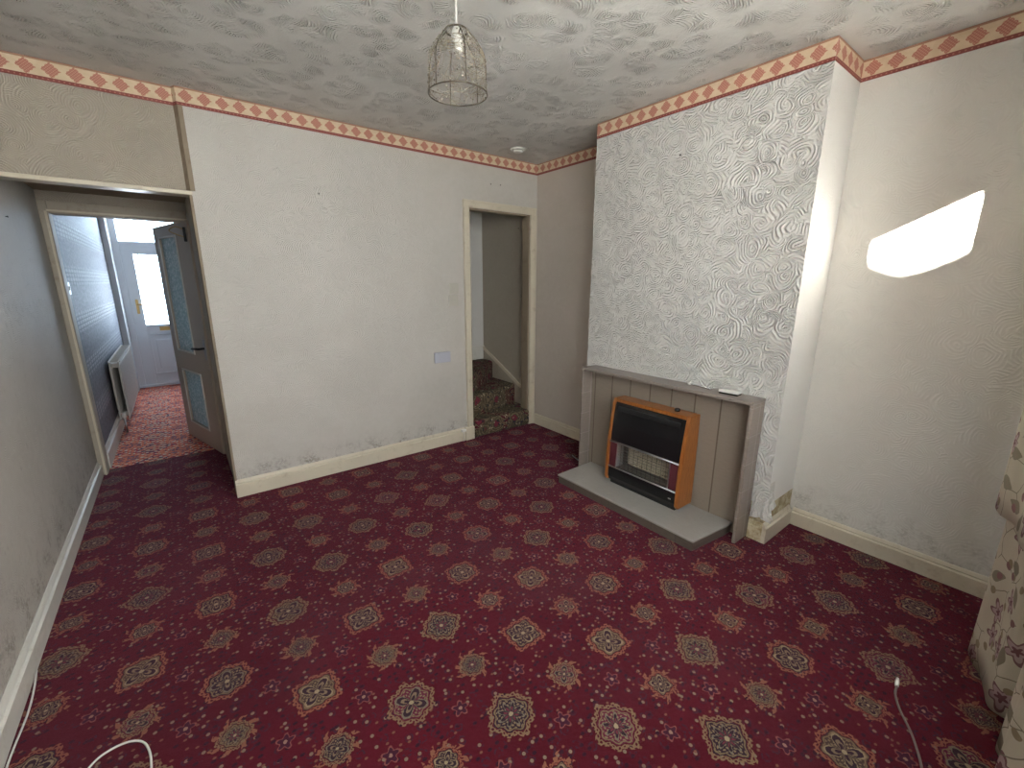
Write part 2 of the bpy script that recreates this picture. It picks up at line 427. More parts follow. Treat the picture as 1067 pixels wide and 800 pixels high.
# ------------------------------------------------------------------ mesh helpers
def bx(bm, x0, x1, y0, y1, z0, z1):
    vs = [bm.verts.new((x, y, z)) for x in (x0, x1) for y in (y0, y1) for z in (z0, z1)]
    for f in ((0, 1, 3, 2), (4, 6, 7, 5), (0, 4, 5, 1), (2, 3, 7, 6), (0, 2, 6, 4), (1, 5, 7, 3)):
        bm.faces.new([vs[i] for i in f])
    return vs
def prism(bm, prof, fn0, fn1):
    """closed profile list of 2-D points carried from fn0(p) to fn1(p)"""
    a = [bm.verts.new(fn0(p)) for p in prof]; b = [bm.verts.new(fn1(p)) for p in prof]
    n = len(prof)
    for i in range(n): bm.faces.new((a[i], a[(i+1) % n], b[(i+1) % n], b[i]))
    bm.faces.new(a[::-1]); bm.faces.new(b)
def tube(bm, pts, r, seg=8, close=False):
    pts = [Vector(p) for p in pts]; rings = []; n = len(pts); prev = None
    for i, p in enumerate(pts):
        if close: t = (pts[(i+1) % n]-pts[i-1])
        else: t = pts[min(i+1, n-1)]-pts[max(i-1, 0)]
        t.normalize()
        if prev is None:
            ref = Vector((0, 0, 1)) if abs(t.z) < .9 else Vector((1, 0, 0)); s = t.cross(ref).normalized()
        else: s = (prev - t*prev.dot(t)).normalized()
        prev = s; q = t.cross(s)
        rr = r[i] if isinstance(r, (list, tuple)) else r
        rings.append([bm.verts.new(p + (s*math.cos(2*PI*k/seg) + q*math.sin(2*PI*k/seg))*rr) for k in range(seg)])
    for i in range(n if close else n-1):
        A, B = rings[i], rings[(i+1) % n]
        for k in range(seg): bm.faces.new((A[k], A[(k+1) % seg], B[(k+1) % seg], B[k]))
    if not close:
        bm.faces.new(rings[0][::-1]); bm.faces.new(rings[-1])
def lathe(bm, prof, c=(0, 0, 0), seg=32, axis='z'):
    rings = []
    for r, h in prof:
        ring = []
        for k in range(seg):
            a = 2*PI*k/seg
            p = (r*math.cos(a), r*math.sin(a), h)
            if axis == 'y': p = (p[0], p[2], p[1])
            if axis == 'x': p = (p[2], p[0], p[1])
            ring.append(bm.verts.new(Vector(p)+Vector(c)))
        rings.append(ring)
    for A, B in zip(rings, rings[1:]):
        for k in range(seg): bm.faces.new((A[k], A[(k+1) % seg], B[(k+1) % seg], B[k]))
    bm.faces.new(rings[0][::-1]); bm.faces.new(rings[-1])
def smoothpts(pts, n=8):
    P = [Vector(p) for p in pts]; out = []
    P = [P[0]*2-P[1]] + P + [P[-1]*2-P[-2]]
    for i in range(1, len(P)-2):
        for k in range(n):
            t = k/n; a, b, c, d = P[i-1:i+3]
            out.append(.5*((2*b)+(c-a)*t+(2*a-5*b+4*c-d)*t*t+(-a+3*b-3*c+d)*t**3))
    out.append(P[-2]); return out
def obj(name, bm, mat, parent=None, bevel=0, smooth=False, kind=None, seg=2):
    bmesh.ops.recalc_face_normals(bm, faces=bm.faces)
    me = bpy.data.meshes.new(name); bm.to_mesh(me); bm.free(); me.materials.append(mat)
    o = bpy.data.objects.new(name, me); C.objects.link(o)
    if smooth:
        for p in me.polygons: p.use_smooth = True
    if bevel:
        b = o.modifiers.new('bevel', 'BEVEL'); b.width = bevel; b.segments = seg; b.limit_method = 'ANGLE'; b.angle_limit = .6
        b.harden_normals = False
    if parent: o.parent = parent
    if kind: o['kind'] = kind
    return o
def box(name, d, mat, parent=None, bevel=0, kind=None):
    bm = bmesh.new(); bx(bm, *d); return obj(name, bm, mat, parent, bevel, kind=kind)
def boxes(name, ds, mat, parent=None, bevel=0, kind=None):
    bm = bmesh.new()
    for d in ds: bx(bm, *d)
    return obj(name, bm, mat, parent, bevel, kind=kind)
def tag(o, label, cat, group=None):
    o['label'] = label; o['category'] = cat
    if group: o['group'] = group
    return o
def thing(name, loc, label, cat, group=None, rz=0):
    o = bpy.data.objects.new(name, None); C.objects.link(o); o.location = loc; o.rotation_euler = (0, 0, rz)
    o.empty_display_size = .1
    return tag(o, label, cat, group)
def struct_empty(name, loc=(0, 0, 0), rz=0):
    o = bpy.data.objects.new(name, None); C.objects.link(o); o.location = loc; o.rotation_euler = (0, 0, rz)
    o['kind'] = 'structure'; return o
S = 'structure'
H = 2.375
XL, XW = -3.29, -2.53            # left wall, left end of the back wall
XC, Y1, Y2 = -.343, -.994, -2.310  # chimney breast
LY = 1.05                        # depth of the lobby under the stairs

# ------------------------------------------------------------------ room shell
box('floor', (XL, 0, WY, LY+.02, -.1, 0), m_carpet, kind=S)
box('floor_hall', (XL, -2.2, LY+.02, 4.45, -.1, .002), m_hallcarpet, kind=S)
box('ceiling', (XL-.1, .1, WY-.14, .1, H, H+.1), m_ceiling, kind=S)
box('wall_left', (XL-.1, XL, WY-.12, 1.07, -.1, H), m_left, kind=S)
box('wall_back', (XW, -.725, 0, .09, -.05, H), m_back, kind=S)
box('wall_back_lintel', (-.725, -.08, 0, .09, 1.95, H), m_back, kind=S)
box('wall_back_corner', (-.08, 0, 0, .09, -.05, H), m_back, kind=S)
box('wall_right', (0, .1, Y2, WY-.12, -.05, H), m_right, kind=S)
box('wall_alcove', (0, .1, Y1, 0, -.05, H), m_alcove, kind=S)
# chimney breast: front paper, right return paper
bm = bmesh.new(); bx(bm, XC, .1, Y2, Y1, .21, H)
o = obj('wall_chimney', bm, m_breast, kind=S); o.data.materials.append(m_ret)
for p in o.data.polygons:
    if p.normal.y < -.5: p.material_index = 1
box('wall_chimney_foot', (XC+.004, .1, Y2+.004, Y1-.004, -.05, .22), m_plaster, kind=S)
# the bulkhead over the lobby, set back a little from the main wall
box('wall_bulkhead', (XL, XW, .03, .10, 1.86, H), m_bulk, kind=S)
box('trim_1', (XL, XW+.004, -.002, .10, 1.836, 1.858), m_skirt, bevel=.004, kind=S)
bm = bmesh.new()
prism(bm, [(-2.513, -.004), (-2.535, -.004), (-2.552, .031), (-2.528, .031), (-2.513, .001)], lambda p: (p[0], p[1], 1.858), lambda p: (p[0], p[1], H-.091))
obj('trim_2', bm, m_brown, kind=S)
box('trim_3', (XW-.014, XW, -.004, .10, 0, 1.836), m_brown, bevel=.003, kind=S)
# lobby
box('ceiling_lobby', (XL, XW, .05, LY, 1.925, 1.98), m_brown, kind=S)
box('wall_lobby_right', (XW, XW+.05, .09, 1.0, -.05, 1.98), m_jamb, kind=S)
box('wall_lobby_end', (XL, XW, .985, 1.07, 1.86, 1.98), m_bulk, kind=S)

# ------------------------------------------------------------------ window wall behind the camera
T = .14
boxes('wall_window', [(XL-.1, WX0, WY-T, WY, -.05, H), (WX1, .1, WY-T, WY, -.05, H),
                      (WX0, WX1, WY-T, WY, -.05, WZ0), (WX0, WX1, WY-T, WY, WZ1, H)], m_back, kind=S)
win = struct_empty('window_1')
fy0, fy1 = WY-.13, WY-.07
boxes('window_frame', [(WX0, WX0+.05, fy0, fy1, WZ0, WZ1), (WX1-.05, WX1, fy0, fy1, WZ0, WZ1), (WX0+.05, WX1-.05, fy0, fy1, WZ0, WZ0+.05),
                       (WX0+.05, WX1-.05, fy0, fy1, WZ1-.04, WZ1), (-1.48, -1.44, fy0, fy1, WZ0+.05, WZ1-.04)], m_upvc, win, .004)
box('window_pane', (WX0+.05, -1.48, WY-.102, WY-.098, WZ0+.05, WZ1-.04), m_glass, win)
box('window_pane', (-1.44, WX1-.05, WY-.102, WY-.098, WZ0+.05, WZ1-.04), m_glass, win)
box('window_sill', (WX0-.04, WX1+.04, WY-.06, WY+.05, WZ0-.03, WZ0), m_white, win, .005)

# ------------------------------------------------------------------ stair well
SY = .885
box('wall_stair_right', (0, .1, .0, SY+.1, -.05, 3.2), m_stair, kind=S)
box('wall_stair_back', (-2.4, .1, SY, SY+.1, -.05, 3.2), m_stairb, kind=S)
box('wall_stair_front', (-2.4, .1, .0, .09, H+.05, 3.2), m_stairb, kind=S)
box('wall_stair_left', (-2.48, -2.4, .09, SY+.1, -.05, 3.2), m_stairb, kind=S)
box('ceiling_stair', (-2.48, .1, 0, SY+.1, 3.2, 3.3), m_ceiling, kind=S)

# ------------------------------------------------------------------ hall
HR = -2.27; HE = 4.2; HZ = 2.45
box('wall_hall_left', (XL-.1, XL+.03, 1.09, HE+.1, -.05, HZ), m_hallpaper, kind=S)
box('wall_hall_right', (HR, HR+.1, 1.09, HE+.1, -.05, HZ), m_hallplain, kind=S)
boxes('wall_hall_back', [(XW+.05, HR, 1.0, 1.09, -.05, HZ), (XL, XW+.05, 1.07, 1.09, 1.86, HZ), (XW+.0, XW+.05, 1.0, 1.09, -.05, 1.98)], m_hallplain, kind=S)
box('ceiling_hall', (XL-.1, HR+.1, 1.0, HE+.2, HZ, HZ+.1), m_hallplain, kind=S)
boxes('wall_front', [(XL-.1, XL+.08, HE, HE+.14, -.05, HZ), (HR-.02, HR+.1, HE, HE+.14, -.05, HZ), (XL+.08, HR-.02, HE, HE+.14, 2.30, HZ)], m_hallplain, kind=S)
# baseboard and end pilaster in the hall
def baseboard(name, a, b, n, h=.11, t=.018, mat=m_skirt, z0=0):
    """moulded skirting from a to b, projecting along n"""
    a = Vector((*a, 0)); b = Vector((*b, 0)); n = Vector((*n, 0))
    prof = [(0, 0), (t, 0), (t, h*.74), (t*.55, h*.80), (t*.62, h*.86), (t*.35, h*.95), (t*.15, h), (0, h)]
    bm = bmesh.new()
    prism(bm, prof, lambda p: a+n*p[0]+Vector((0, 0, p[1]+z0)), lambda p: b+n*p[0]+Vector((0, 0, p[1]+z0)))
    return obj(name, bm, mat, kind=S)
baseboard('baseboard_back', (XW-.012, 0), (-.783, 0), (0, -1), .115, .02)
baseboard('baseboard_left', (XL, WY), (XL, .965), (1, 0), .105, .02, m_white)
baseboard('baseboard_right', (0, Y2-.02), (0, WY), (-1, 0), .10, .022)
baseboard('baseboard_alcove', (0, -.02), (0, Y1), (-1, 0), .10, .02)
baseboard('baseboard_chimney_side', (XC-.018, Y2), (-.022, Y2), (0, -1), .115, .02)
baseboard('baseboard_chimney_front', (XC, Y2), (XC, -2.236), (-1, 0), .105, .018, m_plaster)
baseboard('baseboard_hall', (XL+.03, 1.09), (XL+.03, 3.95), (1, 0), .15, .02, m_white)
# little step of the alcove side board meeting the breast
baseboard('baseboard_chimney_back', (-.022, Y1), (XC, Y1), (0, 1), .10, .018)
boxes('trim_4', [(XL+.03, XL+.09, 3.95, HE, 0, HZ)], Mat('grey_trim_paint', (.42, .43, .44), .7).m, bevel=.006, kind=S)

# ------------------------------------------------------------------ wallpaper border
def border(name, a, b, n, u0):
    a = Vector((*a, 0)); b = Vector((*b, 0)); n = Vector((*n, 0)); L = (b-a).length
    bm = bmesh.new(); uv = bm.loops.layers.uv.new()
    z0, z1 = H-.091, H-.0005; t = .0022
    P = [a+Vector((0, 0, z0))+n*t, b+Vector((0, 0, z0))+n*t, b+Vector((0, 0, z1))+n*t, a+Vector((0, 0, z1))+n*t]
    Q = [p-n*(t-.0003) for p in P]
    V = [bm.verts.new(p) for p in P]; W = [bm.verts.new(p) for p in Q]
    uvs = [(u0, 0), (u0+L, 0), (u0+L, 1), (u0, 1)]
    f = bm.faces.new(V)
    for l, q in zip(f.loops, uvs): l[uv].uv = q
    for i in range(4):
        j = (i+1) % 4; f = bm.faces.new((V[j], V[i], W[i], W[j]))
        for l, q in zip(f.loops, (uvs[j], uvs[i], uvs[i], uvs[j])): l[uv].uv = q
    f = bm.faces.new(W[::-1])
    for l, q in zip(f.loops, uvs[::-1]): l[uv].uv = q
    obj(name, bm, m_border, kind=S)
border('trim_5', (XL, .03), (-2.546, .03), (0, -1), 0)
border('trim_6', (-2.534, 0), (0, 0), (0, -1), .0)
border('trim_19', (-2.550, .031), (-2.534, -.002), (-.9, -.436), .06)
border('trim_7', (0, 0), (0, Y1), (-1, 0), .05)
border('trim_8', (XC, Y1), (XC, Y2), (-1, 0), .03)
border('trim_9', (XC, Y2), (0, Y2), (0, -1), .04)
border('trim_10', (0, Y2), (0, WY), (-1, 0), .0)

# ------------------------------------------------------------------ stair door opening: architrave and jamb
def arch(name, x0, x1, ztop, wdt, y, mat, t=.018, right_w=None):
    rw = right_w or wdt
    bm = bmesh.new()
    for (a, b, c, d) in ((x0-wdt, x0, 0, ztop), (x1, x1+rw, 0, ztop)):
        bx(bm, a, b, y-t, y, c, d)
        bx(bm, a if a < x0 else b-.016, a+.016 if a < x0 else b, y-t-.008, y-t, c, d)
    bx(bm, x0-wdt, x1+rw, y-t, y, ztop, ztop+wdt)
    bx(bm, x0-wdt, x1+rw, y-t-.008, y-t, ztop+wdt-.016, ztop+wdt)
    return obj(name, bm, mat, bevel=.003, kind=S)
arch('trim_11', -.725, -.08, 1.95, .056, 0, m_skirt, right_w=.062)
boxes('trim_12', [(-.725, -.711, 0, .09, 0, 1.95), (-.094, -.08, 0, .09, 0, 1.95), (-.711, -.094, 0, .09, 1.936, 1.95)], m_brown, kind=S)
# plinth block at the left foot of the architrave
box('trim_13', (-.812, -.722, -.034, -.0, 0, .118), m_skirt, bevel=.004, kind=S)

# ------------------------------------------------------------------ winder stairs with carpet
st = thing('staircase', (0, 0, 0), 'narrow winding staircase in brown and red patterned carpet behind the open doorway', 'stairs')
PV = (-.70, .10)
def tread(name, poly, z0, z1):
    bm = bmesh.new(); n = len(poly)
    a = [bm.verts.new((*p, z0)) for p in poly]; b = [bm.verts.new((*p, z1)) for p in poly]
    for i in range(n): bm.faces.new((a[i], a[(i+1) % n], b[(i+1) % n], b[i]))
    bm.faces.new(a[::-1]); bm.faces.new(b)
    return obj(name, bm, m_staircarpet, st, .028, True, seg=4)
tread('step', [(-.712, -.03), (-.074, -.03), (-.074, .095), (-.004, .095), (-.004, .40), PV], 0.0, .155)
tread('step', [(-.66, .10), (-.40, .165), (-.004, .29), (-.004, .80), (-.69, .40)], .14, .348)
tread('step', [(-.66, .14), (-.30, .43), (-.004, .70), (-.004, SY-.004), (-.60, SY-.004), (-.70, .30)], .33, .53)
tread('step', [(-.70, .12), (-.42, SY-.004), (-1.0, SY-.004), (-1.0, .12)], .50, .72)
tread('step', [(-.93, .095), (-.93, SY-.004), (-1.3, SY-.004), (-1.3, .095)], .70, .91)
tread('step', [(-1.2, .095), (-1.2, SY-.004), (-2.3, SY-.004), (-2.3, .095)], .90, 1.10)
# skirting strings
bm = bmesh.new()
bx(bm, -.6, -.0, SY-.016, SY, .50, .675)
obj('trim_14', bm, m_white, kind=S)
bm = bmesh.new()
prism(bm, [(.095, .10), (.095, .36), (.21, .36), (.86, .665), (SY-.016, .665), (SY-.016, .40), (.60, .30), (.30, .10)],
      lambda p: (-.014, p[0], p[1]), lambda p: (0, p[0], p[1]))
obj('trim_15', bm, m_jamb, kind=S)
bm = bmesh.new()
prism(bm, [(.12, .322), (.12, .36), (.20, .36), (.86, .672), (.86, .634), (.205, .322)], lambda p: (-.022, p[0], p[1]), lambda p: (-.014, p[0], p[1]))
obj('trim_16', bm, m_skirt, kind=S)

# ------------------------------------------------------------------ hall door frame and inner door
boxes('trim_17', [(XL+.001, -3.245, .965, 1.085, 0, 1.865), (-3.245, XW-.004, .965, 1.085, 1.79, 1.865)], m_jamb, bevel=.006, kind=S)
boxes('trim_18', [(-3.262, -3.252, .957, .965, 0, 1.80), (-3.252, XW-.004, .957, .965, 1.80, 1.81)], m_skirt, kind=S)
da = Vector((-2.545, .88, 0)); db_ = Vector((-2.752, 1.663, 0)); dl = (db_-da).length
rz = math.atan2((db_-da).y, (db_-da).x)
dr = struct_empty('door_1', (da.x, da.y, .006), rz)
# local: x runs away from the viewer along the leaf, +y towards the hall's left side (visible face), -y behind
def rail(x0, x1, z0, z1): return (x0, x1, -.034, 0, z0, z1)
UG = (.285, .675, .80, 1.695); LG = (.235, .655, .16, .62)
boxes('door_leaf', [rail(0, .235, 0, 1.79), rail(.235, .285, .62, 1.79), rail(.675, dl, 0, 1.79), rail(.655, .675, 0, .80),
                    rail(.285, .675, 1.695, 1.79), rail(.285, .655, .62, .80), rail(.655, .675, .62, .8), rail(.235, .655, 0, .16)], m_doorpaint, dr)
box('door_pane', (UG[0], UG[1], -.021, -.013, UG[2], UG[3]), m_frost, dr)
box('door_pane', (LG[0], LG[1], -.021, -.013, LG[2], LG[3]), m_frost, dr)
def beads(g, w_=.012):
    x0, x1, z0, z1 = g
    return [(x0-w_, x0, 0, .006, z0-w_, z1+w_), (x1, x1+w_, 0, .006, z0-w_, z1+w_), (x0, x1, 0, .006, z1, z1+w_), (x0, x1, 0, .006, z0-w_, z0)]
boxes('door_moulding', beads(UG), m_white, dr); boxes('door_moulding', beads(LG), m_white, dr)
bm = bmesh.new(); bx(bm, .015, .055, 0, .005, .77, .93); hp = obj('handle_plate', bm, m_steel, dr, .002)
bm = bmesh.new(); tube(bm, [(.035, .004, .86), (.035, .045, .86), (.05, .05, .86), (.155, .05, .852)], [.009, .009, .010, .008], 10)
obj('door_handle', bm, m_blackm, dr, smooth=True)
# bow shaped sprung closer arm at the top of the leaf
dc = thing('door_closer', (XW-.03, .93, 1.70), 'small dark metal door closer arm at the top corner of the glazed inner door', 'door closer')
bm = bmesh.new(); bx(bm, -.012, .012, -.012, .012, -.05, .05); obj('body', bm, m_blackm, dc, .003)
bm = bmesh.new(); tube(bm, smoothpts([(0, 0, .03), (-.05, .05, .055), (-.09, .10, .03), (-.05, .04, .0), (0, 0, -.02)], 6), .004, 6)
obj('arm', bm, m_brass, dc, smooth=True)

# ------------------------------------------------------------------ front door
fd = struct_empty('door_2', (0, HE, 0))
fx0, fx1 = XL+.08, HR-.02
boxes('door_frame', [(fx0, -3.135, .02, .09, 0, 2.30), (fx1-.05, fx1, .02, .09, 0, 2.30), (-3.135, fx1-.05, .02, .09, 1.80, 1.85),
                     (-3.135, fx1-.05, .02, .09, 2.25, 2.30)], m_upvc, fd, .005)
box('transom_pane', (-3.135, fx1-.05, .05, .056, 1.85, 2.25), m_glass, fd)
lx0, lx1 = -3.135, fx1-.05
gx0, gx1, gz0, gz1 = -3.02, -2.50, .815, 1.695
boxes('door_leaf', [(lx0, gx0, .025, .07, .03, 1.80), (gx1, lx1, .025, .07, .03, 1.80), (gx0, gx1, .025, .07, gz1, 1.80), (gx0, gx1, .025, .07, .03, gz0)], m_upvc, fd, .004)
box('door_pane', (gx0, gx1, .045, .051, gz0, gz1), m_glass, fd)
bm = bmesh.new()   # leaded lines of the pane
def bar(x0, z0, x1, z1, w_=.006):
    tube(bm, [(x0, .042, z0), (x1, .042, z1)], w_, 6)
i_ = .045
bar(gx0+i_, gz0, gx0+i_, gz1); bar(gx1-i_, gz0, gx1-i_, gz1); bar(gx0, gz0+i_, gx1, gz0+i_); bar(gx0, gz1-i_, gx1, gz1-i_)
cx_ = (gx0+gx1)/2; 
tube(bm, smoothpts([(gx0+i_, .042, gz1-i_-.16), (cx_-.1, .042, gz1-i_-.10), (cx_, .042, gz1-i_), ], 6), .004, 6)
tube(bm, smoothpts([(gx1-i_, .042, gz1-i_-.16), (cx_+.1, .042, gz1-i_-.10), (cx_, .042, gz1-i_), ], 6), .004, 6)
tube(bm, smoothpts([(gx0+i_, .042, gz0+i_+.16), (cx_-.1, .042, gz0+i_+.04), (cx_, .042, gz0+i_)], 6), .005, 6)
tube(bm, smoothpts([(gx1-i_, .042, gz0+i_+.16), (cx_+.1, .042, gz0+i_+.04), (cx_, .042, gz0+i_)], 6), .005, 6)
for (ax, az) in ((cx_-.1, 1.45), (cx_+.1, 1.45), (cx_, 1.20), (cx_-.08, 1.25)):
    tube(bm, [(ax, .042, az+.05), (ax+.03, .042, az), (ax, .042, az-.05), (ax-.03, .042, az)], .004, 6, close=True)
obj('leading', bm, Mat('lead_strip', (.12, .2, .24), .5).m, fd)
boxes('door_panel', [(gx0+.0, gx1, .012, .025, .16, .18), (gx0, gx1, .012, .025, .68, .70), (gx0, gx0+.02, .012, .025, .18, .68), (gx1-.02, gx1, .012, .025, .18, .68),
                     (gx0+.07, gx1-.07, .014, .025, .24, .62)], m_upvc, fd, .004)
bm = bmesh.new(); bx(bm, -2.89, -2.63, .012, .025, .735, .785); lb = obj('letter_flap', bm, m_brass, fd, .003)
bm = bmesh.new(); bx(bm, -3.083, -3.055, .012, .025, .96, 1.14); obj('handle_plate', bm, m_brass, fd, .003)
bm = bmesh.new(); tube(bm, [(-3.069, .02, 1.08), (-3.069, -.03, 1.08), (-2.99, -.035, 1.078)], .008, 8); obj('door_handle', bm, m_brass, fd, smooth=True)
box('door_threshold', (fx0, fx1, -.01, .09, 0, .03), m_upvc, fd)

# ------------------------------------------------------------------ radiator in the hall
ra = thing('radiator', (XL+.032, 2.05, .13), 'white double panel radiator on the left hall wall', 'radiator')
RL, RH = 1.34, .535
def panel(x0):
    bm = bmesh.new(); bx(bm, x0, x0+.012, 0, RL, 0, RH)
    n = 32
    for k in range(n):
        yk = .03 + k*(RL-.06)/n
        prism(bm, [(x0+.012, yk), (x0+.018, yk+.008), (x0+.018, yk+.024), (x0+.012, yk+.032)], lambda p: (p[0], p[1], .03), lambda p: (p[0], p[1], RH-.03))
    return bm
obj('panel', panel(.025), m_radiator, ra); obj('panel', panel(.085), m_radiator, ra)
bm = bmesh.new()
bx(bm, .022, .028, .0, RL, RH-.004, RH+.006); bx(bm, .1, .106, 0, RL, RH-.004, RH+.006)
for k in range(26): bx(bm, .028, .1, .04+k*.05, .046+k*.05, RH-.004, RH+.003)
obj('top_grille', bm, m_radiator, ra)
bm = bmesh.new(); bx(bm, .037, .085, .05, RL-.05, .02, .06); bx(bm, .037, .085, .05, RL-.05, RH-.06, RH-.02); obj('convector', bm, m_radiator, ra)
bm = bmesh.new(); lathe(bm, [(.012, 0), (.016, .005), (.016, .05), (.011, .055)], (.06, -.03, .02), 14); obj('valve', bm, m_whiteplastic, ra, smooth=True)
bm = bmesh.new(); tube(bm, [(.06, -.03, .02), (.06, -.03, -.12)], .007, 8); tube(bm, [(.06, -.03, .03), (.06, .0, .03)], .007, 8); obj('pipe', bm, m_steel, ra, smooth=True)
for yb_ in (.2, RL-.23):
    bm = bmesh.new(); bx(bm, 0, .03, yb_, yb_+.03, .05, .45); obj('bracket', bm, m_radiator, ra)
hs = thing('light_switch', (XL, .90, 1.31), 'small white switch on the left wall beside the hall door frame', 'light switch')
hs.location = (XL+.03, 1.13, 1.32)
bm = bmesh.new(); bx(bm, 0, .010, -.043, .043, -.043, .043); obj('plate', bm, m_whiteplastic, hs, .003)
bm = bmesh.new(); bx(bm, .010, .016, -.008, .008, -.014, .014); obj('rocker', bm, m_whiteplastic, hs, .002)
hs['label'] = 'white light switch on the patterned hall wall above the radiator'

# ------------------------------------------------------------------ tiled fireplace surround and hearth
su = thing('fireplace_surround', (0, 0, 0), 'low brown tiled fireplace surround against the chimney breast', 'fireplace')
YA, YB = -1.075, -2.232
PX = -.385
box('back_panel', (PX, XC-.002, YB+.01, YA-.01, 0, .772), m_tileback, su)
boxes('top_slab', [(-.485, XC-.002, YB, YA, .772, .79)], m_tiletop, su, .003)
o = box('side_slab', (-.485, XC-.002, YA-.013, YA, 0, .772), m_tileside, su, .004)
o = box('side_slab', (-.485, XC-.002, YB, YB+.018, 0, .772), m_tileside, su, .004)
he = tag(bpy.data.objects.new('hearth', None), 'raised hearth slab of pale tiles with brown edge in front of the surround', 'hearth'); C.objects.link(he)
def hearth_prof(g=0): return [(-.732, -1.125), (-.732, -2.120), (-.700, -2.135), (-.437, -2.165), (-.385, -2.195), (-.385, -1.11), (-.60, -1.11)]
bm = bmesh.new(); prism(bm, [(x_, y_) for x_, y_ in [(-.730, -1.125), (-.730, -2.128), (-.44, -2.160), (-.386, -2.160), (-.386, -1.115)]], lambda p: (*p, .001), lambda p: (*p, .052))
obj('hearth_edge', bm, m_hearthfront, he, .003)
bm = bmesh.new(); prism(bm, [(-.736, -1.120), (-.736, -2.133), (-.44, -2.165), (-.386, -2.165), (-.386, -1.110)], lambda p: (*p, .0525), lambda p: (*p, .063))
obj('hearth_top', bm, m_hearthtop, he, .003)

# ------------------------------------------------------------------ gas fire
gf = thing('gas_fire', (-.40, -1.655, .063), 'orange wood cased gas fire with black front and chrome grille on the hearth', 'gas fire')
W2 = .27; gz = .575
def X(v): return v+.40    # world x to local
prof = [(X(-.40), .022), (X(-.40), gz), (X(-.500), gz), (X(-.513), gz-.03), (X(-.533), gz-.16), (X(-.549), gz-.30), (X(-.556), gz-.42), (X(-.556), .040), (X(-.545), .022)]
for s in (-1, 1):
    bm = bmesh.new(); y0 = s*W2; y1 = s*(W2-.022)
    prism(bm, prof, lambda p: (p[0], y0, p[1]), lambda p: (p[0], y1, p[1])); obj('side_panel', bm, m_wood, gf, .004)
bm = bmesh.new(); bx(bm, X(-.508), X(-.40), -W2+.022, W2-.022, gz-.022, gz); obj('top_panel', bm, m_wood, gf, .003)
# black upper fascia following the curve
bm = bmesh.new()
prism(bm, [(X(-.500), gz-.024), (X(-.512), gz-.05), (X(-.526), gz-.16), (X(-.538), gz-.275), (X(-.50), gz-.275), (X(-.46), gz-.024)],
      lambda p: (p[0], -W2+.022, p[1]), lambda p: (p[0], W2-.022, p[1])); obj('fascia', bm, m_black, gf)
bm = bmesh.new(); bx(bm, X(-.522), X(-.506), -W2+.05, W2-.05, gz-.075, gz-.045); 
for k in range(20): pass
obj('air_vent', bm, m_blackm, gf, .003)
# chrome trims above and below the grille window
bm = bmesh.new(); tube(bm, [(X(-.541), -W2+.022, gz-.282), (X(-.541), W2-.022, gz-.282)], .006, 8); obj('trim_bar', bm, m_steel, gf, smooth=True)
bm = bmesh.new(); tube(bm, [(X(-.550), -W2+.022, .122), (X(-.550), W2-.022, .122)], .005, 8); obj('trim_bar', bm, m_steel, gf, smooth=True)
# inner firebox
m_fbox = Mat('firebox_metal', (.20, .19, .18), .35, .8).m
bm = bmesh.new(); bx(bm, X(-.42), X(-.415), -W2+.022, W2-.022, .12, gz-.28)
bx(bm, X(-.52), X(-.415), -W2+.022, W2-.022, .115, .12); bx(bm, X(-.52), X(-.415), -W2+.022, W2-.022, gz-.285, gz-.28)
obj('firebox', bm, m_fbox, gf)
# reddish reflective panels at each end
m_pur = Mat('plum_glass', (.10, .028, .035), .12).m
for s in (-1, 1):
    bm = bmesh.new(); ya, yb = sorted((s*(W2-.022), s*(W2-.075)))
    prism(bm, [(X(-.538), gz-.288), (X(-.546), .128), (X(-.540), .128), (X(-.532), gz-.288)], lambda p: (p[0], ya, p[1]), lambda p: (p[0], yb, p[1]))
    obj('end_panel', bm, m_pur, gf)
    bm = bmesh.new(); yc = s*(W2-.08)
    prism(bm, [(X(-.540), gz-.288), (X(-.548), .128), (X(-.48), .128), (X(-.48), gz-.288)], lambda p: (p[0], yc-.004, p[1]), lambda p: (p[0], yc+.004, p[1]))
    obj('end_reflector', bm, m_steel, gf)
# ceramic radiants
m_rad = Mat('ceramic_radiant', (.45, .40, .30), .8).m
for k in range(4):
    bm = bmesh.new(); y0 = -.165+k*.0835
    bx(bm, X(-.455), X(-.44), y0, y0+.078, .135, gz-.295)
    for r_ in range(9):
        for q in range(4): bx(bm, X(-.466), X(-.455), y0+.004+q*.0185, y0+.0165+q*.0185, .14+r_*.0158, .149+r_*.0158)
    obj('radiant', bm, m_rad, gf)
bm = bmesh.new()
for k in range(8): tube(bm, [(X(-.535), -W2+.085, .135+k*.0195), (X(-.535), W2-.085, .135+k*.0195)], .0016, 6)
for k in range(11): 
    yk = -.165+k*.033
    tube(bm, [(X(-.537), yk, .124), (X(-.532), yk, gz-.284)], .0013, 6)
obj('guard_grille', bm, m_chrome, gf)
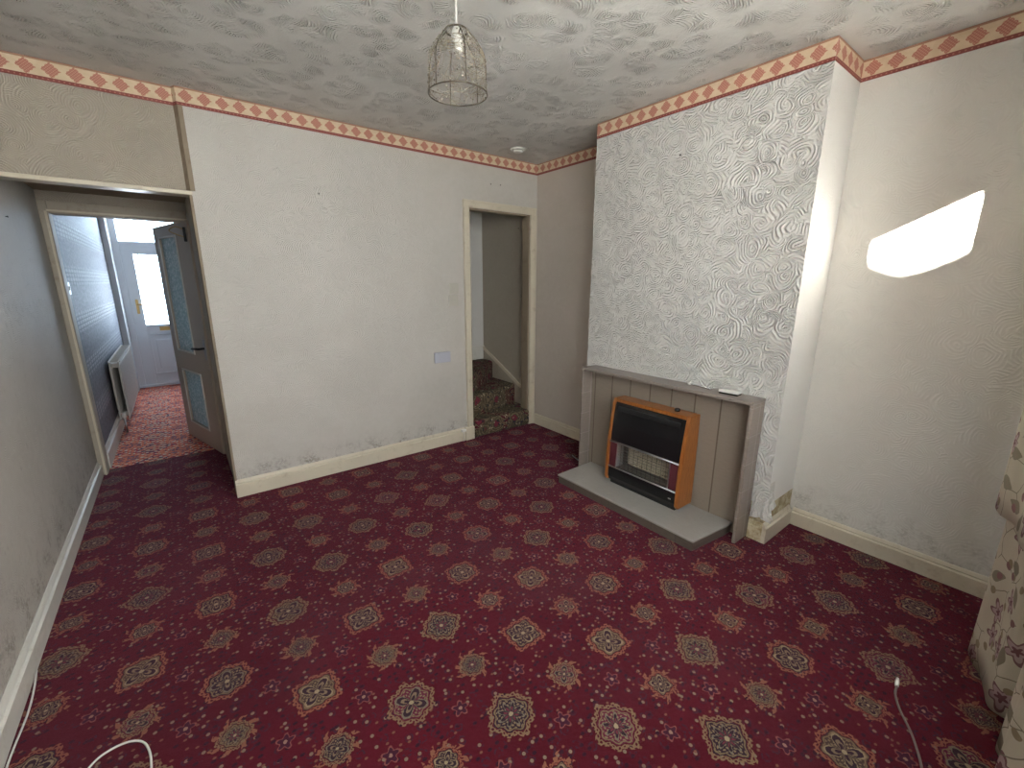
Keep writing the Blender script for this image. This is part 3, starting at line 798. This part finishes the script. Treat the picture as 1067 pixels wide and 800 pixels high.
# black base
bm = bmesh.new()
prism(bm, [(X(-.548), .115), (X(-.549), .05), (X(-.535), .022), (X(-.42), .022), (X(-.42), .115)], lambda p: (p[0], -W2+.022, p[1]), lambda p: (p[0], W2-.022, p[1]))
obj('base_panel', bm, m_black, gf)
bm = bmesh.new(); bx(bm, X(-.53), X(-.42), -W2+.03, W2-.03, 0, .022); obj('plinth', bm, m_blackm, gf)
bm = bmesh.new(); bx(bm, X(-.5515), X(-.549), -W2+.048, -W2+.066, .068, .076); obj('badge', bm, m_chrome, gf)
bm = bmesh.new(); lathe(bm, [(.014, 0), (.016, .004), (.016, .014), (.012, .018)], (X(-.455), -.155, gz), 20); obj('control_knob', bm, m_black, gf, smooth=True)
bm = bmesh.new(); bx(bm, X(-.40), X(PX)-.0005, -.12, .12, .05, .5); obj('flue_box', bm, m_blackm, gf)

# ------------------------------------------------------------------ things on the surround top
tb = thing('thermostat_box', (-.405, -2.075, .79), 'small white plastic box with black underside on the fireplace ledge', 'remote box', rz=.06)
bm = bmesh.new(); bx(bm, -.028, .028, -.052, .052, .008, .026); obj('case', bm, m_whiteplastic, tb, .005)
bm = bmesh.new(); bx(bm, -.026, .026, -.048, .048, 0, .008); obj('base', bm, m_black, tb)
ky = thing('key_and_bracket', (-.39, -1.90, .79), 'small chrome valve key lying on the fireplace ledge left of the white box', 'key')
bm = bmesh.new(); tube(bm, [(.02, .075, .005), (.0, .02, .006), (-.004, -.045, .006)], .0045, 8); obj('shank', bm, m_chrome, ky, smooth=True)
bm = bmesh.new(); tube(bm, [(-.004+.013*math.cos(a*PI/6), -.055+.013*math.sin(a*PI/6), .006) for a in range(12)], .004, 6, close=True); obj('ring', bm, m_chrome, ky, smooth=True)
bm = bmesh.new(); lathe(bm, [(.010, 0), (.011, .003), (.010, .014), (.005, .018)], (.022, .08, 0), 14); obj('head', bm, m_whiteplastic, ky, smooth=True)

# ------------------------------------------------------------------ peeling wallpaper at the breast corner
bm = bmesh.new(); rows = 14; cols = 14; g = []
rnd = random.Random(3)
jag = [rnd.uniform(-.018, .018) for _ in range(cols+1)]
path = []
for k in range(cols+1):
    t = k/cols
    if t < .32: path.append((XC-.002, -2.239-(t/.32)*.071, (-1, 0)))
    else: path.append((XC+.0+(t-.32)/.68*.055, Y2-.002, (0, -1)))
for r_ in range(rows+1):
    row = []; v_ = r_/rows
    for k, (px, py, nn) in enumerate(path):
        t = k/cols
        zb = .135 + jag[k] + (max(0, t-.6)*.25)
        zt = .34
        z_ = zt+(zb-zt)*v_
        off = .0005+.016*v_**3*(1+.7*math.sin(k*1.7)) + .002*(1+math.sin(k*1.3+v_*9))*v_
        row.append(bm.verts.new((px+nn[0]*off, py+nn[1]*off, z_)))
    g.append(row)
for r_ in range(rows):
    for k in range(cols): bm.faces.new((g[r_][k], g[r_][k+1], g[r_+1][k+1], g[r_+1][k]))
pw = obj('peeling_wallpaper', bm, m_breast)
sm_ = pw.modifiers.new('thickness', 'SOLIDIFY'); sm_.thickness = .0008; sm_.offset = 0; tag(pw, 'loose torn edge of white wallpaper peeling at the foot of the chimney corner', 'torn wallpaper')

# ------------------------------------------------------------------ socket and switches
def plate(name, x, z, w_, h_, mat, label, cat):
    t = thing(name, (x, 0, z), label, cat)
    bm = bmesh.new(); bx(bm, -w_/2, w_/2, -.012, -.0004, -h_/2, h_/2); obj('plate', bm, mat, t, .003)
    return t
sk = plate('double_socket', -1.005, .765, .147, .087, m_sockplastic, 'white double plug socket low on the back wall left of the stair doorway', 'plug socket')
for s in (-1, 1):
    bm = bmesh.new(); bx(bm, s*.035-.0045, s*.035+.0045, -.0145, -.010, .018, .036); obj('rocker', bm, m_sockplastic, sk, .001)
    bm = bmesh.new()
    for (ax, az, aw, ah) in ((0, .008, .003, .006), (-.011, -.012, .005, .003), (.011, -.012, .005, .003)):
        bx(bm, s*.037+ax-aw/2-.001, s*.037+ax+aw/2+.001, -.0106, -.0098, az-ah/2, az+ah/2)
    obj('pin_slots', bm, m_slot, sk)
m_switch = Mat('cream_switch_plastic', (.50, .475, .41), .3).m
s1 = plate('light_switch', -.888, 1.222, .086, .086, m_switch, 'cream light switch plate left of the stair doorway, below the cream triple switch', 'light switch')
bm = bmesh.new(); bx(bm, -.010, .010, -.015, -.010, -.012, .012); obj('rocker', bm, m_switch, s1, .002)
s2 = plate('light_switch', -.882, 1.318, .086, .086, m_switch, 'cream triple light switch left of the stair doorway, above the other plate', 'light switch')
for k in (-1, 0, 1):
    bm = bmesh.new(); bx(bm, k*.022-.008, k*.022+.008, -.015, -.010, -.012, .012); obj('rocker', bm, m_switch, s2, .002)

# ------------------------------------------------------------------ ceiling disc
cv = thing('ceiling_vent', (-.415, -.251, H), 'small round white vent disc on the ceiling near the back corner', 'ceiling disc')
bm = bmesh.new(); lathe(bm, [(.058, -.0005), (.060, -.006), (.052, -.012), (.044, -.010)], (0, 0, 0), 32); obj('rim', bm, m_whiteplastic, cv, smooth=True)
bm = bmesh.new(); lathe(bm, [(.036, -.010), (.040, -.018), (.034, -.026), (.01, -.028)], (0, 0, 0), 32); obj('disc', bm, m_whiteplastic, cv, smooth=True)

# ------------------------------------------------------------------ pendant lamp
LX, LYY = -1.80, -1.655
pl = thing('pendant_lamp', (LX, LYY, H), 'wire and clear bead bell shaped pendant lampshade hanging from the ceiling', 'pendant lamp')
bm = bmesh.new(); lathe(bm, [(.048, -.001), (.046, -.012), (.03, -.022), (.010, -.026)], (0, 0, 0), 24); obj('ceiling_rose', bm, m_whiteplastic, pl, smooth=True)
bm = bmesh.new(); tube(bm, [(0, 0, -.02), (0, 0, -.165)], .0035, 8); obj('flex', bm, m_cablew, pl, smooth=True)
bm = bmesh.new(); lathe(bm, [(.006, -.155), (.012, -.165), (.018, -.180), (.020, -.225), (.018, -.236), (.010, -.236)], (0, 0, 0), 20); obj('lamp_holder', bm, m_whiteplastic, pl, smooth=True)
ZR, ZT = -.362, -.170; RR, RT = .103, .038
def dome(t): # t 0 bottom .. 1 top
    z_ = ZR+(ZT-ZR)*t
    r_ = RR - .006*t if t < .45 else (RR-.0027) * math.cos((t-.45)/.55*1.18)
    return max(r_, RT), z_
sh = bpy.data.objects.new('lamp_shade', None)
bm = bmesh.new()
tube(bm, [(RR*math.cos(2*PI*k/40), RR*math.sin(2*PI*k/40), ZR) for k in range(40)], .0022, 6, close=True)
tube(bm, [(RT*math.cos(2*PI*k/24), RT*math.sin(2*PI*k/24), ZT) for k in range(24)], .0028, 6, close=True)
for j in range(3):
    a = 2*PI*j/3+.4; tube(bm, [(RT*math.cos(a), RT*math.sin(a), ZT), (.018*math.cos(a), .018*math.sin(a), -.185)], .0018, 6)
for j in range(6):
    a = 2*PI*j/6+.25
    tube(bm, [(dome(t/10)[0]*math.cos(a), dome(t/10)[0]*math.sin(a), dome(t/10)[1]) for t in range(11)], .0018, 6)
obj('shade_frame', bm, m_wire, pl, smooth=True)
# thin wire scrollwork between the ribs
bm = bmesh.new(); rr_ = random.Random(8)
for j in range(34):
    a0 = rr_.uniform(0, 2*PI); t0 = rr_.uniform(.02, .95); da_ = rr_.uniform(-.5, .5); pts = []
    for k in range(14):
        a = a0 + da_*math.sin(k*.5+j) + k*.03*rr_.choice((-1, 1)); t = min(.98, max(.0, t0 + .09*math.cos(k*.75+j)*1.1))
        r_, z_ = dome(t); pts.append((r_*math.cos(a), r_*math.sin(a), z_))
    tube(bm, smoothpts(pts, 3), .00075, 5)
for j in range(18):
    a0 = 2*PI*j/18; pts = []
    for k in range(16):
        t = k/15; r_, z_ = dome(t); a = a0+.12*math.sin(t*9+j); pts.append((r_*math.cos(a), r_*math.sin(a), z_))
    tube(bm, pts, .0007, 5)
obj('wire_mesh', bm, Mat('fine_wire', (.34, .30, .22), .35, .7).m, pl, smooth=True)
bm = bmesh.new()
for j in range(150):
    a = rr_.uniform(0, 2*PI); t = rr_.uniform(.02, .97); r_, z_ = dome(t)
    bmesh.ops.create_icosphere(bm, subdivisions=1, radius=rr_.uniform(.0022, .0042), matrix=Matrix.Translation((r_*math.cos(a), r_*math.sin(a), z_)))
M_ = Mat('clear_bead', (.55, .50, .42), .08, 0); M_.b.inputs['Transmission Weight'].default_value = .6
o = obj('beads', bm, M_.m, pl, smooth=True); o['kind'] = 'stuff'

# ------------------------------------------------------------------ curtain
def cloth(name, path, z0, z1, parent=None, u0=0, flare=0, rows=26, hemwave=.006):
    bm = bmesh.new(); uv = bm.loops.layers.uv.new(); P = smoothpts([(*p, 0) for p in path], 8)
    L = [0]
    for a, b in zip(P, P[1:]): L.append(L[-1]+(b-a).length)
    ctr = sum(P, Vector())/len(P)
    G = []
    for r_ in range(rows+1):
        t = r_/rows; row = []
        for k, p in enumerate(P):
            f = 1 + flare*(1-t)
            q = Vector((ctr.x+(p.x-ctr.x)*f, p.y + (p.y-ctr.y)*flare*(1-t)*.6, 0))
            q.z = z0+(z1-z0)*t + (hemwave*math.sin(L[k]*22) if r_ == 0 else 0)
            row.append(bm.verts.new(q))
        G.append(row)
    for r_ in range(rows):
        for k in range(len(P)-1):
            f = bm.faces.new((G[r_][k], G[r_][k+1], G[r_+1][k+1], G[r_+1][k]))
            for l, (rr, kk) in zip(f.loops, ((r_, k), (r_, k+1), (r_+1, k+1), (r_+1, k))):
                l[uv].uv = (L[kk]+u0, z0+(z1-z0)*rr/rows)
    o = obj(name, bm, m_curtain, parent, smooth=True)
    s_ = o.modifiers.new('thickness', 'SOLIDIFY'); s_.thickness = .003; s_.offset = 0
    return o
cu = thing('curtain', (0, 0, 0), 'cream floral curtain hanging in folds at the right edge of the room', 'curtain')
cloth('curtain_panel', [(-.44, -3.20), (-.475, -3.125), (-.54, -3.117), (-.63, -3.155), (-.72, -3.172), (-.79, -3.19), (-.80, -3.235), (-.83, -3.27), (-.90, -3.27), (-.95, -3.22), (-1.00, -3.24), (-1.04, -3.30), (-1.09, -3.27), (-1.13, -3.22), (-1.18, -3.28)], .035, 2.21, cu, 0)
cloth('curtain_overlay', [(-.40, -3.16), (-.43, -3.095), (-.50, -3.080), (-.57, -3.095), (-.63, -3.125), (-.70, -3.14), (-.78, -3.15), (-.85, -3.175), (-.93, -3.18), (-1.02, -3.21)], .612, 2.21, cu, .37)
bm = bmesh.new(); tube(bm, [(-3.05, -3.30, 2.22), (-.12, -3.30, 2.22)], .012, 12); rl_ = obj('curtain_pole', bm, m_whiteplastic, None, smooth=True)
tag(rl_, 'white pole the floral curtain hangs from over the window', 'curtain pole')
for xx_ in (-2.92, -.2, -1.5):
    bm = bmesh.new(); bx(bm, xx_-.01, xx_+.01, WY+.001, -3.305, 2.205, 2.235); obj('bracket', bm, m_whiteplastic, rl_)

# ------------------------------------------------------------------ cables
def cable(name, pts, r, mat, label):
    bm = bmesh.new(); tube(bm, smoothpts(pts, 8), r, 8); o = obj(name, bm, mat, smooth=True); return tag(o, label, 'cable')
cable('cable', [(XL+.027, -1.10, .02), (-3.258, -1.19, .006), (-3.255, -1.30, .004), (-3.262, -1.50, .004), (-3.24, -1.75, .004), (-3.22, -1.95, .004)], .003, m_cablew,
      'white cable running along the foot of the left wall at the bottom left')
cable('cable', [(-3.20, -1.98, .004), (-3.12, -1.72, .004), (-3.072, -1.625, .004), (-3.03, -1.60, .004), (-2.98, -1.607, .004), (-2.945, -1.65, .004), (-2.932, -1.75, .004), (-2.95, -1.9, .004)], .003, m_cablew,
      'white cable looping on the carpet near the bottom left')
cb = thing('aerial_cable', (0, 0, 0), 'thin brown cable with pale connector tip on the carpet near the curtain', 'cable')
bm = bmesh.new(); tube(bm, smoothpts([(-.885, -2.985, .008), (-.93, -2.99, .005), (-.985, -3.012, .004), (-1.05, -3.05, .004), (-1.11, -3.077, .004), (-1.17, -3.098, .004), (-1.26, -3.12, .004)], 8), .0032, 8)
obj('lead', bm, m_cabled, cb, smooth=True)
bm = bmesh.new(); tube(bm, [(-.890, -2.985, .008), (-.868, -2.982, .009), (-.850, -2.980, .009)], [.0055, .006, .004], 10); obj('connector', bm, m_whiteplastic, cb, smooth=True)
cable('pipe_stub', [(-.325, -.86, .012), (-.35, -.95, .010), (-.345, -1.03, .012), (-.40, -1.045, .02)], .004, m_steel, 'thin grey pipe on the floor left of the fireplace surround')
# white clip on the skirting beside the stair doorway
cl = thing('cable_clip', (-.835, -.021, .10), 'small white cable clip box on the skirting left of the stair doorway', 'cable clip')
bm = bmesh.new(); bx(bm, -.022, .022, -.022, 0, -.012, .012); obj('clip_box', bm, m_whiteplastic, cl, .003)
bm = bmesh.new(); tube(bm, [(.0, -.012, -.012), (.002, -.012, -.06), (.0, -.012, -.098)], .003, 6); obj('wire', bm, m_cablew, cl, smooth=True)

# ------------------------------------------------------------------ small nails and screw holes
def nail(loc, n, label):
    n = Vector(n); bm = bmesh.new(); p = Vector(loc)
    tube(bm, [p, p+n*.006, p+n*.007, p+n*.009], [.0018, .0018, .005, .0042], 8)
    o = obj('nail', bm, m_blackm, smooth=True); tag(o, label, 'nail')
nail((XC, -1.62, 2.06), (-1, 0, 0), 'dark nail in the upper wallpaper of the chimney breast')
nail((-0.506, 0, 2.149), (0, -1, 0), 'tiny dark nail under the border, left of the pair near the stair doorway')
nail((-1.858, 0, 1.920), (0, -1, 0), 'dark nail in the upper middle of the pale back wall')
nail((-0.408, 0, 2.154), (0, -1, 0), 'tiny dark nail under the border, right of the pair near the stair doorway')
nail((-.0, 0.252, 1.865), (-1, 0, 0), 'dark nail on the stairwell wall seen through the doorway')
nail((XL, 0.171, 1.677), (1, 0, 0), 'dark nail high on the left wall near the bulkhead')

# ------------------------------------------------------------------ outside: ground and an added, unseen wall that blocks the low sun
def brick():
    M = Mat('brick', (.3, .13, .08), .9); x, y, z = M.coord()
    b_ = M.t.nodes.new('ShaderNodeTexBrick'); M.t.links.new(M.comb(x+y, z), b_.inputs['Vector'])
    b_.inputs['Scale'].default_value = 4; b_.inputs['Color1'].default_value = (.30, .13, .08, 1); b_.inputs['Color2'].default_value = (.22, .09, .06, 1)
    b_.inputs['Mortar'].default_value = (.4, .37, .33, 1); M.color(b_.outputs[0]); return M.m
box('floor_yard', (-14, 6, -14, WY-.14, -.4, -.15), Mat('concrete_yard', (.36, .35, .33), .9).m, kind=S)
box('floor_street', (-14, 6, 4.45, 16, -.4, -.12), Mat('pavement', (.4, .4, .4), .9).m, kind=S)
bm = bmesh.new()
# wall in the plane y = -5.4, added out of view, top profile shaped to outline the sun patch
prism(bm, [(-13, -.2), (-13, 3.3), (-8.3, 3.24), (-7.95, 3.10), (-7.6, 2.97), (-7.35, 2.945), (-7.05, 2.945), (-6.9, 2.98), (-5.6, 3.0), (-5.6, -.2)], lambda p: (p[0], -5.42, p[1]), lambda p: (p[0], -5.38, p[1]))
obj('wall_sun_block', bm, brick(), kind=S)
